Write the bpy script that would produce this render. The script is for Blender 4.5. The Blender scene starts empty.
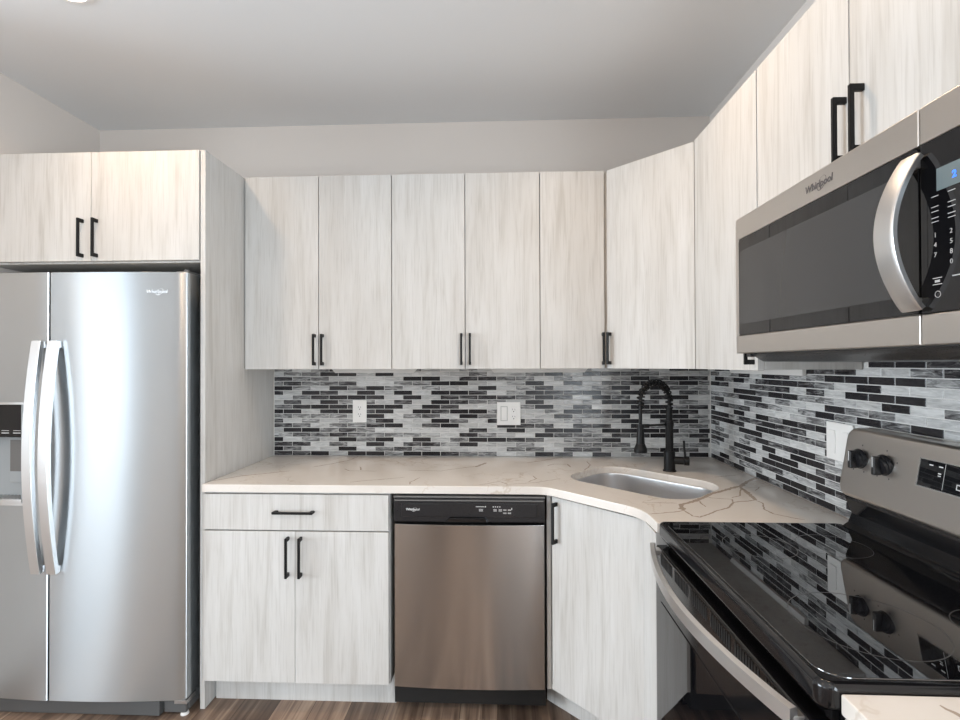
import bpy, bmesh, math, random
from mathutils import Vector, Matrix
random.seed(11)
I = 0.0254
sc = bpy.context.scene
COL = sc.collection

# ---------------------------------------------------------------- camera, world, light, exposure
CX, CD, CH = -42.33, 101.16, 54.88
cam = bpy.data.objects.new('camera', bpy.data.cameras.new('camera'))
COL.objects.link(cam)
cam.data.sensor_width = 36; cam.data.lens = 493.3/960*36
cam.data.clip_start = 0.02
cam.matrix_world = (Matrix.Translation((CX*I, -CD*I, CH*I)) @ Matrix.Rotation(math.radians(2.386), 4, 'Z')
    @ Matrix.Rotation(math.radians(90.456), 4, 'X') @ Matrix.Rotation(math.radians(-0.175), 4, 'Z'))
sc.camera = cam
sc.view_settings.view_transform = 'Standard'
sc.view_settings.look = 'None'
sc.view_settings.gamma = 1
sc.view_settings.use_curve_mapping = False
sc.view_settings.exposure = -0.03

w = bpy.data.worlds.new('world'); sc.world = w; w.use_nodes = True
w.node_tree.nodes['Background'].inputs[0].default_value = (0.80, 0.90, 1.0, 1)
w.node_tree.nodes['Background'].inputs[1].default_value = 1.5

def area_light(name, x, y, z, sx, sy, power, col, rot, shape='RECTANGLE', spread=180):
    d = bpy.data.lights.new(name, 'AREA'); d.shape = shape; d.size = sx*I; d.size_y = sy*I
    d.energy = power; d.color = col; d.spread = math.radians(spread)
    o = bpy.data.objects.new(name, d); COL.objects.link(o)
    o.location = (x*I, -y*I, z*I); o.rotation_euler = rot
    return o
# daylight in the openings of the front wall (behind the camera); they face +Y
DAY = (0.80, 0.91, 1.0)
WIN = [(-304, -238, 2, 96, 62)]
for k, (a, b, c, d_, p_) in enumerate(WIN):
    area_light('window_daylight', (a+b)/2, 262, (c+d_)/2, b-a, d_-c, p_, DAY, (math.radians(90), 0, 0))
area_light('window_daylight', 4, 176, 48, 116, 76, 200, DAY, (math.radians(90), 0, math.radians(90)))  # added fill from the right, in an invented opening
area_light('window_daylight', -338, 120, 48, 120, 88, 420, DAY, (math.radians(90), 0, math.radians(-90)))
DOWN = [(-99.6, 38.8), (-30, 41), (-99.6, 104), (-30, 104), (-180, 104), (-180, 190), (-60, 190)]  # those behind the camera are unseen, added to light the room
WARM = (1.0, 0.72, 0.48)
for (a, b) in DOWN:
    area_light('downlight_lamp', a, b, 104.2, 4.4, 4.4, 5.6, WARM, (0, 0, 0), 'DISK', 150)

# ---------------------------------------------------------------- material helpers
def newmat(name):
    m = bpy.data.materials.new(name); m.use_nodes = True
    nt = m.node_tree; b = nt.nodes['Principled BSDF']
    return m, nt, b
def N(nt, typ, **k):
    n = nt.nodes.new(typ)
    for a, v in k.items():
        if a in ('inp',):
            for i, x in v.items(): n.inputs[i].default_value = x
        else: setattr(n, a, v)
    return n
def simple(name, col, rough=.5, metal=0, spec=.5, coat=0, bump=0, bscale=400):
    m, nt, b = newmat(name)
    b.inputs['Base Color'].default_value = (*col, 1); b.inputs['Roughness'].default_value = rough
    b.inputs['Metallic'].default_value = metal; b.inputs['Specular IOR Level'].default_value = spec
    b.inputs['Coat Weight'].default_value = coat
    tc = N(nt, 'ShaderNodeTexCoord')
    no = N(nt, 'ShaderNodeTexNoise', inp={'Scale': bscale, 'Detail': 2})
    nt.links.new(tc.outputs['Object'], no.inputs['Vector'])
    if bump:
        bp = N(nt, 'ShaderNodeBump', inp={'Strength': bump, 'Distance': .001})
        nt.links.new(no.outputs['Fac'], bp.inputs['Height']); nt.links.new(bp.outputs[0], b.inputs['Normal'])
    else:
        mr = N(nt, 'ShaderNodeMapRange', inp={3: max(rough-.02, 0), 4: rough+.02})
        nt.links.new(no.outputs['Fac'], mr.inputs[0]); nt.links.new(mr.outputs[0], b.inputs['Roughness'])
    return m
def ramp(nt, stops, interp='LINEAR'):
    r = N(nt, 'ShaderNodeValToRGB'); r.color_ramp.interpolation = interp
    e = r.color_ramp.elements
    while len(e) < len(stops): e.new(.5)
    for el, (p, c) in zip(e, stops): el.position = p; el.color = (*c, 1)
    return r
def objvec(nt, scale, rnd=True):
    tc = N(nt, 'ShaderNodeTexCoord'); mp = N(nt, 'ShaderNodeMapping'); mp.inputs['Scale'].default_value = scale
    nt.links.new(tc.outputs['Object'], mp.inputs['Vector'])
    if not rnd: return mp.outputs[0]
    oi = N(nt, 'ShaderNodeObjectInfo'); ml = N(nt, 'ShaderNodeMath', operation='MULTIPLY', inp={1: 57.0})
    nt.links.new(oi.outputs['Random'], ml.inputs[0])
    ad = N(nt, 'ShaderNodeVectorMath', operation='ADD'); nt.links.new(mp.outputs[0], ad.inputs[0]); nt.links.new(ml.outputs[0], ad.inputs[1])
    return ad.outputs[0]

def wood_white():
    m, nt, b = newmat('whitewashed_laminate'); L = nt.links.new
    v1 = objvec(nt, (30, 30, 2.2)); v2 = objvec(nt, (190, 190, 7)); v3 = objvec(nt, (7, 7, 1.6))
    n1 = N(nt, 'ShaderNodeTexNoise', inp={'Scale': 1, 'Detail': 4, 'Distortion': .6}); L(v1, n1.inputs['Vector'])
    n2 = N(nt, 'ShaderNodeTexNoise', inp={'Scale': 1, 'Detail': 3, 'Distortion': .3}); L(v2, n2.inputs['Vector'])
    n3 = N(nt, 'ShaderNodeTexNoise', inp={'Scale': 1, 'Detail': 2}); L(v3, n3.inputs['Vector'])
    r1 = ramp(nt, [(.26, (.50, .482, .455)), (.44, (.585, .573, .552)), (.68, (.62, .61, .593))]); L(n1.outputs[0], r1.inputs[0])
    r2 = ramp(nt, [(.30, (.84, .83, .82)), (.50, (1, 1, 1))]); L(n2.outputs[0], r2.inputs[0])
    r3 = ramp(nt, [(.32, (.93, .92, .91)), (.62, (1, 1, 1))]); L(n3.outputs[0], r3.inputs[0])
    a = N(nt, 'ShaderNodeMix', data_type='RGBA', blend_type='MULTIPLY'); a.inputs[0].default_value = .75
    L(r1.outputs[0], a.inputs[6]); L(r2.outputs[0], a.inputs[7])
    c = N(nt, 'ShaderNodeMix', data_type='RGBA', blend_type='MULTIPLY'); c.inputs[0].default_value = 1
    L(a.outputs[2], c.inputs[6]); L(r3.outputs[0], c.inputs[7]); L(c.outputs[2], b.inputs['Base Color'])
    b.inputs['Roughness'].default_value = .5
    b.inputs['Specular IOR Level'].default_value = .35
    bp = N(nt, 'ShaderNodeBump', inp={'Strength': .12, 'Distance': .001}); L(n2.outputs[0], bp.inputs['Height']); L(bp.outputs[0], b.inputs['Normal'])
    return m
def stainless(name, col, rough, aniso, rot=0.0):
    m, nt, b = newmat(name); L = nt.links.new
    b.inputs['Metallic'].default_value = 1
    v = objvec(nt, (6, 6, 900)); n = N(nt, 'ShaderNodeTexNoise', inp={'Scale': 1, 'Detail': 2}); L(v, n.inputs['Vector'])
    mr = N(nt, 'ShaderNodeMapRange', inp={3: rough-.03, 4: rough+.05}); L(n.outputs['Fac'], mr.inputs[0]); L(mr.outputs[0], b.inputs['Roughness'])
    b.inputs['Base Color'].default_value = (*col, 1)
    b.inputs['Anisotropic'].default_value = aniso; b.inputs['Anisotropic Rotation'].default_value = rot
    t = N(nt, 'ShaderNodeTangent', direction_type='RADIAL', axis='Z'); L(t.outputs[0], b.inputs['Tangent'])
    return m
def quartz():
    m, nt, b = newmat('veined_quartz'); L = nt.links.new
    v = objvec(nt, (1, 1, 1), False)
    ns = N(nt, 'ShaderNodeTexNoise', inp={'Scale': 3.2, 'Detail': 5, 'Roughness': .6}); L(v, ns.inputs['Vector'])
    vm = N(nt, 'ShaderNodeVectorMath', operation='MULTIPLY_ADD'); vm.inputs[1].default_value = (.55, .55, .55)
    L(ns.outputs['Color'], vm.inputs[0]); L(v, vm.inputs[2])
    vo = N(nt, 'ShaderNodeTexVoronoi', feature='DISTANCE_TO_EDGE', inp={'Scale': 1.9}); L(vm.outputs[0], vo.inputs['Vector'])
    vo2 = N(nt, 'ShaderNodeTexVoronoi', feature='DISTANCE_TO_EDGE', inp={'Scale': 5.5}); L(vm.outputs[0], vo2.inputs['Vector'])
    nm = N(nt, 'ShaderNodeTexNoise', inp={'Scale': 2.3, 'Detail': 2}); L(v, nm.inputs['Vector'])
    def line(vn, wd):
        r = ramp(nt, [(0, (1, 1, 1)), (wd*.5, (.8, .8, .8)), (wd, (0, 0, 0))]); L(vn.outputs['Distance'], r.inputs[0]); return r
    l1 = line(vo, .014); l2 = line(vo2, .018)
    m1 = ramp(nt, [(.44, (0, 0, 0)), (.58, (1, 1, 1))]); L(nm.outputs[0], m1.inputs[0])
    m2 = ramp(nt, [(.54, (0, 0, 0)), (.60, (.8, .8, .8))]); L(nm.outputs[0], m2.inputs[0])
    a = N(nt, 'ShaderNodeMath', operation='MULTIPLY'); L(l1.outputs[0], a.inputs[0]); L(m1.outputs[0], a.inputs[1])
    c = N(nt, 'ShaderNodeMath', operation='MULTIPLY'); L(l2.outputs[0], c.inputs[0]); L(m2.outputs[0], c.inputs[1])
    mx = N(nt, 'ShaderNodeMath', operation='MAXIMUM'); L(a.outputs[0], mx.inputs[0]); L(c.outputs[0], mx.inputs[1])
    ba = ramp(nt, [(.35, (.69, .645, .595)), (.65, (.74, .70, .655))]); L(ns.outputs[0], ba.inputs[0])
    mix = N(nt, 'ShaderNodeMix', data_type='RGBA'); L(mx.outputs[0], mix.inputs[0]); L(ba.outputs[0], mix.inputs[6])
    mix.inputs[7].default_value = (.60, .53, .46, 1); L(mix.outputs[2], b.inputs['Base Color'])
    b.inputs['Roughness'].default_value = .16; b.inputs['Specular IOR Level'].default_value = .45
    return m
def floor_mat():
    m, nt, b = newmat('plank_floor'); L = nt.links.new
    tc = N(nt, 'ShaderNodeTexCoord'); mp = N(nt, 'ShaderNodeMapping'); mp.inputs['Rotation'].default_value = (0, 0, math.radians(90))
    L(tc.outputs['Object'], mp.inputs[0])
    br = N(nt, 'ShaderNodeTexBrick', offset=.37, inp={'Scale': 1, 'Mortar Size': .0012, 'Brick Width': 1.2, 'Row Height': .15, 'Bias': 0})
    br.inputs['Color1'].default_value = (.0, .0, .0, 1); br.inputs['Color2'].default_value = (1, 1, 1, 1); br.inputs['Mortar'].default_value = (.3, .3, .3, 1)
    L(mp.outputs[0], br.inputs['Vector'])
    mp2 = N(nt, 'ShaderNodeMapping'); mp2.inputs['Scale'].default_value = (38, 1.8, 1); L(tc.outputs['Object'], mp2.inputs[0])
    ad = N(nt, 'ShaderNodeVectorMath', operation='MULTIPLY_ADD'); ad.inputs[1].default_value = (9, 9, 9); L(br.outputs['Color'], ad.inputs[0]); L(mp2.outputs[0], ad.inputs[2])
    n = N(nt, 'ShaderNodeTexNoise', inp={'Scale': 1, 'Detail': 5, 'Distortion': .8}); L(ad.outputs[0], n.inputs['Vector'])
    r = ramp(nt, [(.28, (.09, .06, .045)), (.5, (.20, .14, .105)), (.75, (.38, .29, .22))]); L(n.outputs[0], r.inputs[0])
    pl = ramp(nt, [(0, (.45, .44, .44)), (1, (1.45, 1.42, 1.38))]); L(br.outputs['Color'], pl.inputs[0])
    x = N(nt, 'ShaderNodeMix', data_type='RGBA', blend_type='MULTIPLY'); x.inputs[0].default_value = 1
    L(r.outputs[0], x.inputs[6]); L(pl.outputs[0], x.inputs[7])
    g = N(nt, 'ShaderNodeMix', data_type='RGBA'); L(br.outputs['Fac'], g.inputs[0]); L(x.outputs[2], g.inputs[6]); g.inputs[7].default_value = (.05, .032, .022, 1)
    L(g.outputs[2], b.inputs['Base Color']); b.inputs['Roughness'].default_value = .42
    return m
def tile_mat():
    m, nt, b = newmat('mosaic_glass_tile'); L = nt.links.new
    at = N(nt, 'ShaderNodeAttribute', attribute_name='tile'); sp = N(nt, 'ShaderNodeSeparateColor'); L(at.outputs['Color'], sp.inputs[0])
    tc = N(nt, 'ShaderNodeTexCoord'); sx = N(nt, 'ShaderNodeSeparateXYZ'); L(tc.outputs['Object'], sx.inputs[0])
    u = N(nt, 'ShaderNodeMath', operation='ADD'); L(sx.outputs[0], u.inputs[0]); L(sx.outputs[1], u.inputs[1])
    us = N(nt, 'ShaderNodeMath', operation='MULTIPLY', inp={1: 15}); L(u.outputs[0], us.inputs[0])
    zs = N(nt, 'ShaderNodeMath', operation='MULTIPLY', inp={1: 85}); L(sx.outputs[2], zs.inputs[0])
    rs = N(nt, 'ShaderNodeMath', operation='MULTIPLY', inp={1: 91}); L(sp.outputs[1], rs.inputs[0])
    cb = N(nt, 'ShaderNodeCombineXYZ'); L(us.outputs[0], cb.inputs[0]); L(zs.outputs[0], cb.inputs[1]); L(rs.outputs[0], cb.inputs[2])
    n = N(nt, 'ShaderNodeTexNoise', inp={'Scale': 1, 'Detail': 5, 'Roughness': .65, 'Distortion': 1.1}); L(cb.outputs[0], n.inputs['Vector'])
    # value = shade + streak*(noise-.5)
    sb = N(nt, 'ShaderNodeMath', operation='SUBTRACT', inp={1: .5}); L(n.outputs[0], sb.inputs[0])
    ml = N(nt, 'ShaderNodeMath', operation='MULTIPLY'); L(sb.outputs[0], ml.inputs[0]); L(sp.outputs[2], ml.inputs[1])
    ad = N(nt, 'ShaderNodeMath', operation='MULTIPLY_ADD', inp={1: 3.4}); L(ml.outputs[0], ad.inputs[0]); L(sp.outputs[0], ad.inputs[2])
    r = ramp(nt, [(0, (.012, .011, .013)), (.25, (.05, .047, .05)), (.5, (.20, .20, .20)), (.75, (.48, .48, .475)), (1, (.74, .74, .73))]); L(ad.outputs[0], r.inputs[0])
    L(r.outputs[0], b.inputs['Base Color']); b.inputs['Roughness'].default_value = .22; b.inputs['Specular IOR Level'].default_value = .35
    return m
M = {}
M['wood'] = wood_white()
M['edge'] = simple('pale_edge_band', (.60, .56, .50), .5)
M['black'] = simple('matte_black_metal', (.006, .006, .0065), .45, 0, .28)
M['steel'] = stainless('brushed_stainless', (.56, .595, .62), .30, 1.0, .25)  # cool daylight reflection tinted into the refrigerator's base colour
M['steel_warm'] = stainless('brushed_stainless_dark', (.46, .44, .425), .20, .92, .25)  # same steel, with the dim room's reflection darkened into its colour
M['steel_panel'] = simple('satin_stainless', (.58, .55, .52), .34, 1)
M['steel_bar'] = simple('stainless_bar', (.70, .70, .70), .36, 1)
M['steel_edge'] = simple('bright_steel_edge', (.8, .8, .8), .25, 1)
M['sink'] = simple('sink_steel', (.72, .72, .73), .36, 1)
M['chassis'] = simple('grey_painted_steel', (.16, .155, .15), .45)
M['glass'] = simple('black_glass', (.004, .004, .005), .02, 0, .5, 0)
M['glass'].node_tree.nodes['Principled BSDF'].inputs['IOR'].default_value = 1.5
M['cookglass'] = simple('black_ceramic_glass', (.004, .004, .005), .015, 0, .5, 0)
M['cookglass'].node_tree.nodes['Principled BSDF'].inputs['IOR'].default_value = 2.6
M['gloss'] = simple('glossy_black_enamel', (.006, .006, .007), .10, 0, .5)
M['plastic'] = simple('black_plastic', (.014, .014, .016), .28)
M['dark'] = simple('dark_recess', (.008, .008, .008), .6)
M['grille'] = simple('grey_plastic', (.09, .09, .09), .5)
M['cavity'] = simple('light_grey_plastic', (.34, .36, .37), .35)
M['white'] = simple('white_plastic', (.80, .79, .77), .3)
M['frame_shadow'] = simple('grey_switch_frame', (.45, .45, .44), .5)  # grey that paints the shade in the rocker gap
M['slot'] = simple('slot_dark', (.03, .03, .03), .6)
M['ink'] = simple('pale_print', (.70, .70, .70), .5)
M['print'] = simple('grey_print', (.42, .42, .42), .5)
M['ringink'] = simple('burner_print', (.05, .05, .05), .35)
M['logo_metal'] = simple('chrome_badge', (.75, .75, .76), .18, 1)
M['logo_dark'] = simple('engraved_grey', (.12, .11, .11), .4)
M['quartz'] = quartz()
M['vein'] = simple('quartz_vein', (.40, .33, .27), .2, bscale=60)
M['floor'] = floor_mat()
M['tile'] = tile_mat()
M['grout'] = simple('pale_grout', (.66, .65, .63), .8, bump=.2)
M['wall'] = simple('warm_white_paint', (.67, .615, .57), .85, bump=.05)
M['ceil'] = simple('ceiling_paint', (.775, .78, .785), .9, bump=.05)
M['caulk'] = simple('white_caulk', (.7, .69, .67), .5)
def emis(name, col, st):
    m, nt, b = newmat(name); b.inputs['Base Color'].default_value = (*col, 1)
    b.inputs['Emission Color'].default_value = (*col, 1); b.inputs['Emission Strength'].default_value = st
    return m
M['lens'] = emis('downlight_lens', (1, .86, .70), 12)
M['lcd'] = emis('lcd_blue', (.12, .155, .165), .12)
M['digit'] = emis('lcd_digit', (.05, .20, 1.0), 1.0)

# ---------------------------------------------------------------- mesh helpers (photo inches: x right, y away from back wall, z up)
class MB:
    def __init__(s): s.bm = bmesh.new()
    def _merge(s, b, mi=0):
        for f in b.faces: f.material_index = mi
        me = bpy.data.meshes.new('t'); b.to_mesh(me); b.free(); s.bm.from_mesh(me); bpy.data.meshes.remove(me)
    def box(s, x0, x1, y0, y1, z0, z1, bev=0.0, seg=2, mi=0):
        b = bmesh.new(); bmesh.ops.create_cube(b, size=1)
        for v in b.verts: v.co = Vector(((x0+x1)/2+v.co.x*abs(x1-x0), (y0+y1)/2+v.co.y*abs(y1-y0), (z0+z1)/2+v.co.z*abs(z1-z0)))
        if bev: bmesh.ops.bevel(b, geom=b.edges[:], offset=bev, segments=seg, affect='EDGES', profile=.5)
        s._merge(b, mi); return s
    def obox(s, c, ux, uy, sx, sy, sz, bev=0.0, seg=2, mi=0):
        """box centred c with horizontal unit axes ux, uy"""
        b = bmesh.new(); bmesh.ops.create_cube(b, size=1); c = Vector(c)
        for v in b.verts: v.co = Vector((v.co.x*sx, v.co.y*sy, v.co.z*sz))
        if bev: bmesh.ops.bevel(b, geom=b.edges[:], offset=bev, segments=seg, affect='EDGES', profile=.5)
        ux = Vector(ux); uy = Vector(uy); uz = ux.cross(uy)
        for v in b.verts: v.co = c + ux*v.co.x + uy*v.co.y + uz*v.co.z
        s._merge(b, mi); return s
    def prism(s, pts, fn, d0, d1, bev=0.0, seg=2, mi=0):
        """outline pts (2D) mapped by fn(u,v,d) to 3D and extruded d0..d1"""
        b = bmesh.new()
        lo = [b.verts.new(fn(u, v, d0)) for u, v in pts]; hi = [b.verts.new(fn(u, v, d1)) for u, v in pts]
        n = len(pts); f0 = b.faces.new(lo); f1 = b.faces.new(hi[::-1])
        for i in range(n): b.faces.new((lo[i], hi[i], hi[(i+1) % n], lo[(i+1) % n]))
        bmesh.ops.recalc_face_normals(b, faces=b.faces[:])
        if bev: bmesh.ops.bevel(b, geom=list(f0.edges)+list(f1.edges), offset=bev, segments=seg, affect='EDGES', profile=.5)
        s._merge(b, mi); return s
    def cyl(s, p0, p1, r0, r1=None, seg=24, bev=0, mi=0):
        r1 = r0 if r1 is None else r1; p0 = Vector(p0); p1 = Vector(p1); d = (p1-p0)
        b = bmesh.new(); bmesh.ops.create_cone(b, cap_ends=True, segments=seg, radius1=r0, radius2=r1, depth=d.length)
        if bev: bmesh.ops.bevel(b, geom=[e for e in b.edges if len(e.link_faces) == 2 and any(len(f.verts) > 4 for f in e.link_faces)], offset=bev, segments=2, affect='EDGES', profile=.5)
        q = Vector((0, 0, 1)).rotation_difference(d.normalized()); mid = (p0+p1)/2
        for v in b.verts: v.co = q @ v.co + mid
        s._merge(b, mi); return s
    def sweep(s, path, sec, up=(0, 0, 1), closed=False, mi=0):
        """sec: list of (a,b) offsets along side and up axes (or a function of i)"""
        b = bmesh.new(); P = [Vector(p) for p in path]; n = len(P); rings = []; up = Vector(up)
        for i, p in enumerate(P):
            if closed: t = P[(i+1) % n]-P[i-1]
            else: t = P[min(i+1, n-1)]-P[max(i-1, 0)]
            t.normalize(); side = t.cross(up)
            if side.length < 1e-4: side = t.cross(Vector((1, 0, 0)))
            side.normalize(); u = side.cross(t)
            S = sec(i) if callable(sec) else sec
            rings.append([b.verts.new(p+side*a+u*c) for a, c in S])
        m = len(rings[0])
        for i in range(n if closed else n-1):
            A = rings[i]; B = rings[(i+1) % n]
            for j in range(m): b.faces.new((A[j], A[(j+1) % m], B[(j+1) % m], B[j]))
        if not closed: b.faces.new(rings[0][::-1]); b.faces.new(rings[-1])
        s._merge(b, mi); return s
    def tube(s, path, r, seg=10, closed=False, mi=0, up=(0, 0, 1)):
        f = (lambda i: [((r(i) if callable(r) else r)*math.cos(2*math.pi*k/seg), (r(i) if callable(r) else r)*math.sin(2*math.pi*k/seg)) for k in range(seg)])
        return s.sweep(path, f, up, closed, mi)
W = {}
def empty(name, loc, label, cat, group=None):
    o = bpy.data.objects.new(name, None); COL.objects.link(o); o.empty_display_size = .1
    o.location = (loc[0]*I, -loc[1]*I, loc[2]*I); W[o] = Vector(loc)
    tag(o, label, cat, group); return o
def tag(o, label=None, cat=None, group=None, kind=None):
    if label: o['label'] = label
    if cat: o['category'] = cat
    if group: o['group'] = group
    if kind: o['kind'] = kind
    return o
def build(name, mb, mats, parent=None, loc=None, smooth=30, label=None):
    bm = mb.bm if isinstance(mb, MB) else mb
    if parent is not None: base = W[parent]
    elif loc is not None: base = Vector(loc)
    else:
        xs = [v.co.x for v in bm.verts]; ys = [v.co.y for v in bm.verts]; zs = [v.co.z for v in bm.verts]
        base = Vector(((min(xs)+max(xs))/2, (min(ys)+max(ys))/2, min(zs)))
    for v in bm.verts:
        c = v.co-base; v.co = Vector((c.x*I, -c.y*I, c.z*I))
    bmesh.ops.recalc_face_normals(bm, faces=bm.faces[:])
    me = bpy.data.meshes.new(name); bm.to_mesh(me); bm.free()
    for m in (mats if isinstance(mats, (list, tuple)) else [mats]): me.materials.append(m if not isinstance(m, str) else M[m])
    if smooth:
        me.polygons.foreach_set('use_smooth', [True]*len(me.polygons)); me.set_sharp_from_angle(angle=math.radians(smooth))
    o = bpy.data.objects.new(name, me); COL.objects.link(o)
    if smooth:
        wn = o.modifiers.new('weighted_normal', 'WEIGHTED_NORMAL'); wn.keep_sharp = True; wn.weight = 100
    if parent is not None: o.parent = parent; W[o] = base
    else: o.location = (base.x*I, -base.y*I, base.z*I); W[o] = base
    if label: o['label'] = label
    return o
def text_mesh(name, s, parent, x, y, z, h, facing, mat, shear=0, ring=False, spacing=1.0, depth=.03, rot=0.0, align='LEFT', bold=0):
    """text of cap height h inches at the photo point (left, baseline); facing 'front' or 'left'"""
    cu = bpy.data.curves.new(name, 'FONT'); cu.body = s; cu.size = h*I*1.4; cu.shear = shear; cu.space_character = spacing
    cu.extrude = depth*I/2; cu.align_x = align; cu.offset = bold*I; cu.resolution_u = 3
    t = bpy.data.objects.new(name+'_tmp', cu); COL.objects.link(t); bpy.context.view_layer.update()
    dg = bpy.context.evaluated_depsgraph_get(); me = bpy.data.meshes.new_from_object(t.evaluated_get(dg))
    wd = max((v.co.x for v in me.vertices), default=0)
    bpy.data.objects.remove(t)
    bm = bmesh.new(); bm.from_mesh(me); bpy.data.meshes.remove(me)
    if ring:
        n = 40; cx = wd*.62; cy = h*I*.42; a = wd*.17; b_ = h*I*.95
        for k in range(n):
            t0 = 2*math.pi*k/n; t1 = 2*math.pi*(k+1)/n
            th = h*I*.07*(1+.8*math.cos(t0-4.3))+h*I*.025
            q = []
            for tt, rr in ((t0, 0), (t1, 0), (t1, th), (t0, th)):
                px = (a+rr)*math.cos(tt); py = (b_+rr)*math.sin(tt)*.8
                q.append(bm.verts.new((cx+px*math.cos(.5)-py*math.sin(.5)*.5, cy+px*math.sin(.5)+py*math.cos(.5), depth*I/2)))
            bm.faces.new(q)
    me = bpy.data.meshes.new(name)
    R = Matrix.Rotation(math.radians(90), 4, 'X')
    if facing == 'left': R = Matrix.Rotation(math.radians(-90), 4, 'Z') @ R
    base = W[parent]; off = Vector(((x-base.x)*I, -(y-base.y)*I, (z-base.z)*I))
    bm.transform(Matrix.Translation(off) @ R @ Matrix.Rotation(rot, 4, 'Z'))
    bm.to_mesh(me); bm.free(); me.materials.append(M[mat])
    o = bpy.data.objects.new(name, me); COL.objects.link(o); o.parent = parent; W[o] = base
    return o
def arc(cx, cy, r, a0, a1, n=8):
    return [(cx+r*math.cos(math.radians(a0+(a1-a0)*k/n)), cy+r*math.sin(math.radians(a0+(a1-a0)*k/n))) for k in range(n+1)]
def rrect(x0, x1, y0, y1, r, n=6):
    return arc(x1-r, y1-r, r, 0, 90, n)+arc(x0+r, y1-r, r, 90, 180, n)+arc(x0+r, y0+r, r, 180, 270, n)+arc(x1-r, y0+r, r, 270, 360, n)
XYZ = lambda u, v, d: Vector((u, v, d))     # outline in plan, extruded in z
XZ = lambda u, v, d: Vector((u, d, v))      # outline in elevation facing y
YZ = lambda u, v, d: Vector((d, u, v))      # outline in elevation facing x

# ---------------------------------------------------------------- the room
def struct(name, mb, mats, label=None, smooth=0):
    o = build(name, mb, mats, smooth=smooth); tag(o, label, kind='structure'); return o
CE = 104.8; XL = -127.4
struct('floor', MB().box(-340, 6, -6, 270, -3, 0), 'floor')
struct('ceiling', MB().box(-340, 6, -6, 270, CE, CE+4), 'ceil')
struct('wall_back', MB().box(-340, 6, -6, 0, 0, CE), 'wall')
struct('wall_right', MB().box(0, 6, 0, 118, 0, CE).box(0, 6, 234, 270, 0, CE).box(0, 6, 118, 234, 86, CE).box(0, 6, 118, 234, 0, 10), 'wall')  # unseen side opening invented to let in fill light
struct('wall_left', MB().box(XL-5, XL, 0, 40, 0, CE), 'wall')
# far left wall with one opening
lw = MB(); lw.box(-340, -334, 0, 60, 0, CE); lw.box(-340, -334, 180, 264, 0, CE); lw.box(-340, -334, 60, 180, 92, CE); lw.box(-340, -334, 60, 180, 0, 4)
struct('wall_far_left', lw, 'wall')
fw = MB(); fw.box(-340, -306, 258, 264, 0, CE); fw.box(-232, 6, 258, 264, 0, CE)
for (a, b, c, d_, p_) in WIN:
    fw.box(a, b, 258, 264, d_, CE); fw.box(a, b, 258, 264, 0, c)
struct('wall_front', fw, 'wall')
M['dark_wood'] = simple('dark_brown_wood', (.10, .075, .06), .5)
for k, (a, b) in enumerate(((-112, -74), (-72, -34))):
    struct('door_%d' % (k+1), MB().box(a, b, 256.4, 257.8, 0, 84, .1).box(a+5, b-5, 256.0, 256.5, 8, 38, .1).box(a+5, b-5, 256.0, 256.5, 44, 78, .1), M['dark_wood'])  # unseen doors added to give the dishwasher a brown reflection
struct('trim_1', MB().box(-117, -112.2, 256.6, 257.9, 0, 88).box(-33.8, -29, 256.6, 257.9, 0, 88).box(-117, -29, 256.6, 257.9, 84.3, 89), 'white')  # unseen pale strips added to reflect as streaks in the dishwasher
for k, (a, b, c, d_, p_) in enumerate(WIN):
    f = MB()
    f.box(a, a+2.5, 257, 262, c, d_); f.box(b-2.5, b, 257, 262, c, d_); f.box(a, b, 257, 262, c, c+2.5); f.box(a, b, 257, 262, d_-2.5, d_)
    f.box((a+b)/2-1.2, (a+b)/2+1.2, 258, 261, c, d_)
    struct('window_%d' % (k+1), f, 'white')

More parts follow.
